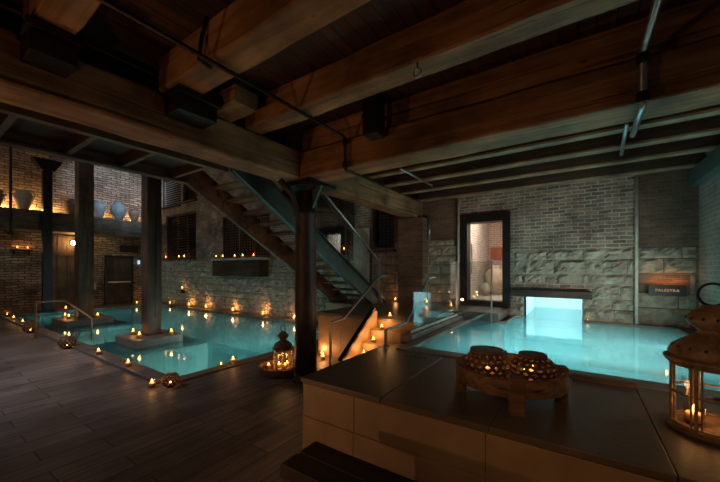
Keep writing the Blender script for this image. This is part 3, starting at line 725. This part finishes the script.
bm = B(); prism(bm, [(4.565-5.7,0.002),(6.7-5.7,.002),(6.7-5.7,1.11),(5.45-5.7,1.11),(4.565-5.7,.615)], 'x', -.006, .006); obj('glass_panel', bm, M['rail_glass'], t)
bm = B(); box(bm, -.02, .02, .985, 1.025, .09, 1.13); obj('guard_post', bm, M['chrome'], t)
bm = B(); box(bm, -.015, .015, -1.25, 1.0, .0, .04); obj('guard_shoe', bm, M['ledge_stone'], t)
t = thing('glass_guard', 'clear glass guard standing in front of the glazed doorway', 'railing', (-1.75, 6.72, .701))
bm = B(); box(bm, -.32, .33, -.006, .006, .0, 1.2); obj('glass_panel', bm, M['rail_glass'], t)
bm = B(); box(bm, .32, .345, -.015, .015, 0, 1.2); obj('guard_post', bm, M['chrome'], t)

# ------------------------------------------------------------------ candles
def make_candle():
    t = thing('candle', '', 'candle')
    bm = B(); lathe(bm, [(.034,0),(.040,.004),(.044,.085),(.041,.085),(.037,.006)], seg=16); obj('glass_cup', bm, M['cup'], t, smooth=True)
    bm = B(); lathe(bm, [(.033,.006),(.036,.05),(.030,.052)], seg=16); obj('wax', bm, M['wax'], t, smooth=True)
    bm = B(); lathe(bm, [(.003,.053),(.009,.060),(.010,.068),(.005,.084),(.001,.095)], seg=10); obj('flame', bm, M['flame'], t, smooth=True)
    return t
first = None
def candle(x, y, z, label, group=None, s=1.3, power=.5, lamp=True):
    global first
    if first is None:
        first = make_candle(); c = first; c.location = (x, y, z); c['label'] = label; c.scale = (s,)*3
        if group: c['group'] = group
    else:
        c = dup(first, (x, y, z), label, group, 0, s)
        if not group and 'group' in c: del c['group']
    if lamp: light('POINT', 'candle_light', (x, y, z+.09*s+.03), power, WARM, .03)
    return c
g = 'candles on the left pool edge'
candle(-6.5,2.36,.056,'candle on the pool edge, second from the near corner', g)
candle(-7.9,2.36,.056,'candle on the pool edge between two pierced ball lanterns', g)
candle(-14.3,2.36,.056,'candle on the pool edge just left of the bronze handrail', g)
candle(-15.7,2.38,.056,'candle on the pool edge nearest its far left end', g)
candle(-5.22,2.20,.001,'candle on the floor at the near corner, left of the ball lantern', g)
candle(-5.22,3.55,.031,'candle on the pool edge left of the small lantern', g)
candle(-5.2,3.30,.031,'unlit looking small candle beside the right edge candle', g, .8, .15)
g = 'candles on post plinths'
candle(-9.2,3.45,.121,'candle at the left of the nearer post foot', g, 1.5)
candle(-8.62,3.36,.121,'candle in front of the nearer post foot', g, 1.5)
candle(-8.40,3.98,.121,'candle at the right of the nearer post foot', g, 1.5)
candle(-14.25,3.35,.121,'leftmost candle at the farther post foot', g, 1.6)
candle(-13.85,3.35,.121,'middle candle at the farther post foot', g, 1.6)
candle(-13.4,3.98,.121,'right hand candle at the farther post foot', g, 1.6)
candle(-18.0,4.25,.001,'candle on the far floor beyond the lit end of the left pool', None, 1.8)
candle(-18.0,6.9,.001,'candle on the far floor left of the nearer timber post', None, 1.8)
candle(-18.9,7.6,.001,'candle at the far corner beside the metal door', None, 1.8, 1.0)
g = 'candles at the foot of the stone wall'
bl = ['far candle at the stone wall foot beside the nearer post', 'second candle along the stone wall foot', 'third candle along the stone wall foot', 'fourth candle along the stone wall foot', 'fifth candle along the stone wall foot, left of the iron column']
for (x, lb) in zip((-14.83,-13.43,-11.48,-9.64,-8.0), bl): candle(x, 7.80, .001, lb, g, 2.0, 6.5)
candle(-15.46,7.82,.76+.001,'candle on the small iron bracket on the stone wall',None,1.7,1.0)
candle(-16.6,7.80,.001,'faint candle at the wall foot behind the nearer post',g,1.6,.6)
g = 'candles on window sills'
for x, lb in ((-17.3,'leftmost candle on the far shuttered window sill'),(-16.0,'left of a pair of candles on the far shuttered window sill'),(-15.5,'right of a pair of candles on the far shuttered window sill')):
    candle(x, 7.93, 2.262, lb, g, 1.6, .25)
for x, lb in ((-12.35,'leftmost candle on the lattice window box'),(-11.9,'second candle on the lattice window box'),(-11.1,'third candle on the lattice window box'),(-10.6,'fourth candle on the lattice window box'),(-9.95,'rightmost candle on the lattice window box')):
    candle(x, 7.62, 2.172, lb, g, 1.6, .25)
candle(-6.32,7.95,2.302,'candle on the window sill behind the glass stair guard',g,1.2,.25)
candle(-6.0,7.95,2.302,'right hand candle on the sill behind the stair guard',g,1.2,.2)
g = 'candles on the stone steps'
for i, (x, y, z, lb) in enumerate(((-2.86,4.32,.351,'lowest candle on the stone steps'),(-2.84,4.58,.526,'second candle up the stone steps'),(-2.82,4.83,.701,'third candle up the stone steps'),(-2.80,5.08,.871,'top candle on the landing edge of the steps'))):
    candle(x, y, z, lb, g, 1.0, 2.4)
candle(-2.9,4.08,.176,'small candle at the foot of the sloping parapet',g,.9,1.0)
candle(-2.35,7.1,.871,'candle on the landing behind the glass guard', None, 1.2, .6)
candle(-3.1,7.5,.871,'candle on the landing floor against the red brick wall', None, 1.2, 1.6)
candle(-4.05,7.65,.871,'candle on the landing beside the stair foot', None, 1.2, 1.2)
candle(-4.2,4.45,.001,'floor candle just right of the iron column foot', None, 1.3, 2.5)
candle(-4.1,4.75,.001,'second floor candle behind the iron column', None, 1.3, 2.5)
candle(-4.25,4.9,.001,'third floor candle close to the landing wall', None, 1.3, 2.5)
candle(.16,7.93,.706,'tiny candle on the ledge right of the lintel', None, .35, .03)
candle(-19.08,3.0,2.551,'left candle on the far wall shelf', None, 1.5, .5)
candle(-19.08,3.3,2.551,'right candle on the far wall shelf', None, 1.5, .5)

# ------------------------------------------------------------------ pierced metal lanterns
def pierced(bm, prof, nu, off=0, hole=.30):
    # prof: list of (r,z); each cell of the surface has a diamond hole
    for j in range(len(prof)-1):
        (r0, z0), (r1, z1) = prof[j], prof[j+1]; sh = .5 if j % 2 else 0
        def P(u, v):
            r = r0+(r1-r0)*v; z = z0+(z1-z0)*v; a = 2*PI*(u+sh+off)/nu; return bm.verts.new((r*math.cos(a), r*math.sin(a), z))
        for i in range(nu):
            c = [P(i,0),P(i+1,0),P(i+1,1),P(i,1)]; h = [P(i+.5,.5-hole),P(i+.5+hole,.5),P(i+.5,.5+hole),P(i+.5-hole,.5)]
            for k in range(4):
                k2 = (k+1) % 4
                bm.faces.new((c[k], c[k2], h[k])); bm.faces.new((c[k2], h[k2], h[k]))
    return bm
def ball_lantern(loc, r, label, first=[None]):
    if first[0] is None:
        t = thing('ball_lantern', label, 'lantern', loc, 'pierced ball lanterns on the pool edge')
        prof = [(math.sin(a), 1-math.cos(a)) for a in [PI*(k+1)/9 for k in range(8)]]
        prof = [(x*.125, z*.11) for x, z in prof]
        bm = B(); pierced(bm, prof, 13, 0, .33); o = obj('pierced_shell', bm, M['perf'], t); s = o.modifiers.new('s', 'SOLIDIFY'); s.thickness = .004
        bm = B(); lathe(bm, [(.045,.0),(.05,.006),(.045,.012)], seg=16); obj('lantern_base', bm, M['perf'], t)
        bm = B(); lathe(bm, [(.03,.012),(.03,.05),(0,.055)], seg=12); obj('wax', bm, M['wax'], t, smooth=True)
        bm = B(); lathe(bm, [(.004,.056),(.014,.07),(.014,.08),(.001,.11)], seg=10); obj('flame', bm, M['flame'], t, smooth=True)
        first[0] = t
    else: t = dup(first[0], loc, label)
    t.scale = (r/.125,)*3
    light('POINT', 'ball_lantern_light', (loc[0], loc[1], loc[2]+1.0*r), 1.0, WARM, .03)
ball_lantern((-5.0,2.36,.001), .125, 'pierced ball lantern at the near corner of the left pool')
ball_lantern((-9.3,2.22,.001), .16, 'pierced ball lantern midway along the pool edge, below the handrail')
ball_lantern((-12.4,2.2,.001), .17, 'pierced ball lantern left of the handrail foot')
ball_lantern((-16.8,2.4,.056), .17, 'pierced ball lantern at the far left end of the pool edge')

# round tray table with pierced lanterns
t = thing('round_tray_table', 'low round carved wooden tray table on the stone platform', 'table', (-.48, 2.92, .701), rz=R(18)); t.scale = (.95,.95,1)
bm = B(); lathe(bm, [(.395,.115),(.435,.12),(.445,.18),(.44,.245),(.415,.255),(.40,.245),(.395,.16),(.0,.155)], seg=48)
obj('tray', bm, M['tray'], t, smooth=False)
bm = B(); lathe(bm, [(.0,.11),(.395,.115)], seg=48); obj('tray_underside', bm, M['tray'], t)
for a in (110, 200, 287, 16):
    x, y = .40*math.cos(R(a-18)), .40*math.sin(R(a-18)); bm = B(); rough_beam(bm, -.055, .055, -.045, .045, 0, .27, 'z', .004, .05)
    o = obj('leg', bm, M['tray'], t, loc=(x, y, 0), bevel=.004); o.rotation_euler[2] = R(a-18)+PI/2
for i, (x, y, lb, cap) in enumerate(((-.64,2.85,'dark pierced metal candle shade, left one in the tray',1),(-.31,2.99,'dark pierced metal candle shade, right one in the tray',0))):
    t = thing('pierced_shade', lb, 'lantern', (x, y, .701+.161), 'pierced shades in the wooden tray')
    bm = B(); pf = [(.150,.0),(.172,.04),(.178,.08),(.170,.12),(.152,.16),(.13,.19)] if cap else [(.150,.0),(.172,.04),(.178,.08),(.165,.115),(.135,.15),(.10,.17)]
    pierced(bm, pf, 17, .3*i, .36); o = obj('shade_shell', bm, M['perf'], t); sm = o.modifiers.new('s', 'SOLIDIFY'); sm.thickness = .003
    zt, rt = pf[-1][1], pf[-1][0]
    bm = B(); lathe(bm, [(rt,zt-.004),(rt+.008,zt+.004),(rt+.004,zt+.022),(rt-.02,zt+.024),(0,zt+.02)], seg=28); obj('shade_cap', bm, M['perf'], t)
    bm = B(); lathe(bm, [(.145,-.001),(.155,.004),(.150,.008)], seg=24); obj('shade_base', bm, M['perf'], t)
    candle(x, y, .701+.161+.010, ['candle burning inside the left pierced shade', 'candle burning inside the right pierced shade'][i], None, .9, .6)
    candle(x-.05 if i else x+.06, y-.06, .701+.161+.010, ['smaller candle inside the left pierced shade', 'smaller candle inside the right pierced shade'][i], None, .8, .4)
# short timbers along the pool edge behind the tray
for a, b, lb in ((-.05,.42,'short wooden batten on the pool edge right of the tray'),(.95,1.3,'short wooden batten on the pool edge beside the big lantern')):
    bm = B(); rough_beam(bm, a, b, 3.67, 3.745, .701, .74, 'x', .003); tag(recentre(obj('wooden_batten', bm, M['tray'])), lb, 'batten')

# ------------------------------------------------------------------ lanterns
def lantern(loc, Rr, H, label, n=8, rz=0):
    t = thing('candle_lantern', label, 'lantern', loc, rz=rz)
    h = H/.95
    bm = B(); lathe(bm, [(Rr*.97,0.0),(Rr*1.02,.012*h),(Rr*1.02,.03*h),(Rr*.93,.04*h)], seg=n*4); obj('lantern_base', bm, M['lantern'], t)
    bm = B(); lathe(bm, [(Rr*.9,.435*h),(Rr*1.03,.445*h),(Rr*1.07,.460*h),(Rr*1.07,.475*h),(Rr*.95,.485*h)], seg=n*4); obj('lantern_rim', bm, M['lantern'], t)
    for i in range(n):
        a = 2*PI*i/n; u = Vector((math.cos(a), math.sin(a), 0)); bm = B()
        tube(bm, [u*Rr*.95+Vector((0,0,.035*h)), u*Rr*.95+Vector((0,0,.44*h))], Rr*.045, 8); obj('lantern_post', bm, M['lantern'], t)
    bm = B()
    for i in range(n):
        a0, a1 = 2*PI*i/n, 2*PI*(i+1)/n
        p = lambda q, z: Vector((math.cos(a0+(a1-a0)*q), math.sin(a0+(a1-a0)*q), 0))*Rr*.93+Vector((0,0,z*h))
        for z in (.05, .25, .43): tube(bm, [p(k/4, z) for k in range(5)], Rr*.035, 6)
        for q in (.16, .84): tube(bm, [p(q, .05), p(q, .43)], Rr*.025, 6)
    obj('lantern_lattice', bm, M['lantern'], t)
    bm = B(); lathe(bm, [(Rr*.9,.045*h),(Rr*.9,.43*h)], seg=n*4)
    for f in [f for f in bm.faces if len(f.verts) > 4]: bm.faces.remove(f)
    obj('lantern_glass', bm, M['glass'], t, smooth=True)
    bm = B(); lathe(bm, [(Rr*.90,.48*h),(Rr*.93,.505*h),(Rr*.86,.545*h),(Rr*.70,.58*h),(Rr*.50,.608*h),(Rr*.36,.635*h)], seg=64, lobes=16, lobe_amp=.05); obj('lantern_dome', bm, M['lantern'], t, smooth=True)
    bm = B(); lathe(bm, [(Rr*.36,.63*h),(Rr*.31,.65*h),(Rr*.36,.67*h),(Rr*.50,.69*h),(Rr*.57,.72*h),(Rr*.53,.755*h),(Rr*.38,.785*h),(Rr*.26,.80*h),(Rr*.22,.82*h),(0,.825*h)], seg=40); obj('lantern_bulb', bm, M['lantern'], t, smooth=True)
    for (rr, zz, cnt) in ((.87,.545,16),(.56,.735,12)):
        for i in range(cnt):
            bm = B(); a = 2*PI*(i+.5)/cnt; q = Vector((math.cos(a)*Rr*rr*.985, math.sin(a)*Rr*rr*.985, zz*h)); lathe(bm, [(0,-.011*h),(Rr*.035,-.006*h),(Rr*.035,.006*h),(0,.011*h)], q, 8)
            obj('pierced_hole', bm, M['mark'], t)
    bm = B(); rr = .072*h; tube(bm, [(rr*math.cos(a), 0, .82*h+rr*.95+rr*math.sin(a)) for a in [2*PI*k/28 for k in range(28)]], .008*h, 8, True); obj('carry_ring', bm, M['iron'], t, smooth=True)
    return t
lantern((.715,2.98,.701), .218, .945, 'large aged metal lantern with open ring at the right of the platform', 8, R(12))
for x, y, lb in ((.63,2.98,'thick candle inside the large right lantern, left one'),(.82,3.05,'candle inside the large right lantern, right one')):
    candle(x, y, .701+.042, lb, None, 1.25, .8)
# low round tray with smaller lantern
t = thing('round_tray', 'low round wooden tray on the floor left of the iron column', 'tray', (-4.17, 3.78, .001))
bm = B(); lathe(bm, [(.33,0),(.37,.01),(.385,.07),(.38,.115),(.355,.12),(.345,.05),(0,.045)], seg=40); obj('tray_bowl', bm, M['tray'], t)
bm = B(); tube(bm, [(.372*math.cos(a), .372*math.sin(a), .118) for a in [2*PI*k/40 for k in range(40)]], .012, 6, True); obj('tray_rim', bm, M['tray'], t)
lantern((-4.15,3.78,.049), .165, .74, 'small aged metal lantern standing in the round floor tray', 8, R(5))
for x, y, lb in ((-4.21,3.74,'left candle inside the small lantern'),(-4.09,3.76,'right candle inside the small lantern'),(-4.14,3.86,'rear candle inside the small lantern')):
    candle(x, y, .085, lb, 'candles in the small lantern', 1.0, 1.3)
candle(-4.40,3.68,.052, 'candle in the tray left of the small lantern', None, 1.0, .5)

# bench in the foreground
t = thing('wooden_bench', 'dark plank bench in front of the stone platform', 'bench', (-.35, 1.62, 0))
for y0, y1 in ((-.12,.05),(.06,.25)):
    bm = B(); rough_beam(bm, -1.33, 1.3, y0, y1, .33, .42, 'x', .006, .12); obj('seat_plank', bm, M['dark_x'], t, bevel=.02)
for x in (-1.0, 1.0):
    bm = B(); box(bm, x-.06, x+.06, -.09, .22, .001, .33); obj('leg', bm, M['dark_x'], t, bevel=.01)
# depth marking on the platform
t = thing('depth_marking', 'small black lettered marking set in the platform stone', 'marking', (-1.56, 3.55, .701))
for k in range(6):
    bm = B(); box(bm, -.17+.06*k, -.13+.06*k, -.05, -.015, 0, .002); obj('marking_stroke', bm, M['mark'], t)
for k in range(3):
    bm = B(); box(bm, -.08+.06*k, -.04+.06*k, .01, .04, 0, .002); obj('marking_stroke', bm, M['mark'], t)

# ------------------------------------------------------------------ lights of the place, plus added fills
# underwater lamps, right pool
light('AREA', 'pool_lamp', (.1,4.02,.30), 68, TEAL, 3.0, .3, target=(.1,8,-.9))
light('AREA', 'pool_lamp', (1.42,6.0,.25), 34, TEAL, .3, 2.5, target=(-2,6.2,-.8))
light('AREA', 'pool_lamp', (0,5.6,-.55), 16, TEAL, 2.4, 2.4, target=(0,5.6,5))
light('AREA', 'niche_lamp', (-.47,9.2,1.66), 40, (.72,.95,1), .8, 1.6, target=(-.47,9.2,0))
# underwater lamps, left pool
light('AREA', 'pool_lamp', (-7.0,2.6,-.7), 60, TEAL, 2.6, .3, target=(-7.0,7.6,-3.4))
light('AREA', 'pool_lamp', (-5.4,5.4,-.7), 70, TEAL, .3, 3.0, target=(-12,5.4,-3.2))
light('AREA', 'pool_lamp', (-11.5,2.6,-.6), 30, TEAL, .8, .3, target=(-11.5,5,-1.3))
light('AREA', 'pool_lamp', (-16.2,2.6,-.5), 65, TEAL, 1.0, .3, target=(-16.2,5,-1.6))
light('SPOT', 'pool_lamp', (-11.5,3.4,-.3), 70, TEAL, .05, target=(-11.5,3.3,-1.3), spot=70)
# inner room
light('AREA', 'inner_lamp', (-1.9,10.2,3.5), 85, (1,.86,.74), .8, 2.2, target=(-2.0,10.8,0))
# ledge lamps behind jars (warm) and cool wash
for y in (1.9, 2.55, 3.35, 4.15, 4.85, 5.85, 6.6, 7.2):
    light('POINT', 'ledge_light', (-19.02, y, 4.22), 16 if y > 3.5 else 38, (1,.6,.2), .04)
light('SPOT', 'cool_wash', (-13.5,6.3,7.8), 1500, (.55,.76,1), .3, target=(-19.2,6.6,5.4), spot=48)
light('AREA', 'bay_fill', (1.6,3.3,1.2), 7, (.95,.95,.84), .25, .25, target=(-1.4,8,2.4))  # added fill without a fixture, lifts beam undersides and back wall
light('SPOT', 'wall_fill', (1.62,5.3,.85), 150, (.95,1,.88), .06, target=(-1.3,8.0,1.9), spot=95, blend=.9)  # unseen added light raking across the right stonework
light('POINT', 'hall_fill', (-12,-2.5,6.5), 190, (.9,.88,.9), .4)  # invented fill that lifts the dark hall and its posts
light('SPOT', 'hall_floor_fill', (-9,-1.5,7.5), 900, (.86,.86,1), .3, target=(-8.6,1.2,0), spot=64, blend=1)  # extra light added only to brighten the left floor
light('SPOT', 'platform_fill', (.2,-.7,2.7), 50, (1,.56,.26), .12, target=(.25,2.95,.95), spot=52, blend=.9)  # added warm light behind the camera for lantern and tray
# warm uplights out of frame behind and left of the camera
light('SPOT', 'uplight', (-4.4,-1.4,.35), 80, (1,.50,.2), .06, target=(-.8,3.2,3.5), spot=100, blend=.8)
light('SPOT', 'uplight', (-1.5,-1.2,.4), 45, (1,.48,.18), .06, target=(-3.2,2.0,3.4), spot=95, blend=.8)
light('SPOT', 'floor_glow', (-3.3,.2,1.5), 22, (1,.50,.2), .1, target=(-1.6,2.4,.3), spot=60, blend=.8)

w = bpy.data.worlds.new('w'); bpy.context.scene.world = w; w.use_nodes = True
w.node_tree.nodes['Background'].inputs[0].default_value = (.3, .4, .5, 1); w.node_tree.nodes['Background'].inputs[1].default_value = .0

cam = bpy.data.cameras.new('camera'); co = bpy.data.objects.new('camera', cam); C.objects.link(co)
co.location = (0,0,1.75); co.rotation_euler = (R(90), 0, R(34.2)); cam.sensor_width = 36; cam.lens = 321/720*36; cam.shift_y = 28/720; cam.clip_start = .05
bpy.context.scene.camera = co
vs = bpy.context.scene.view_settings
vs.view_transform = 'Standard'; vs.look = 'None'; vs.gamma = 1; vs.use_curve_mapping = False; vs.exposure = 0
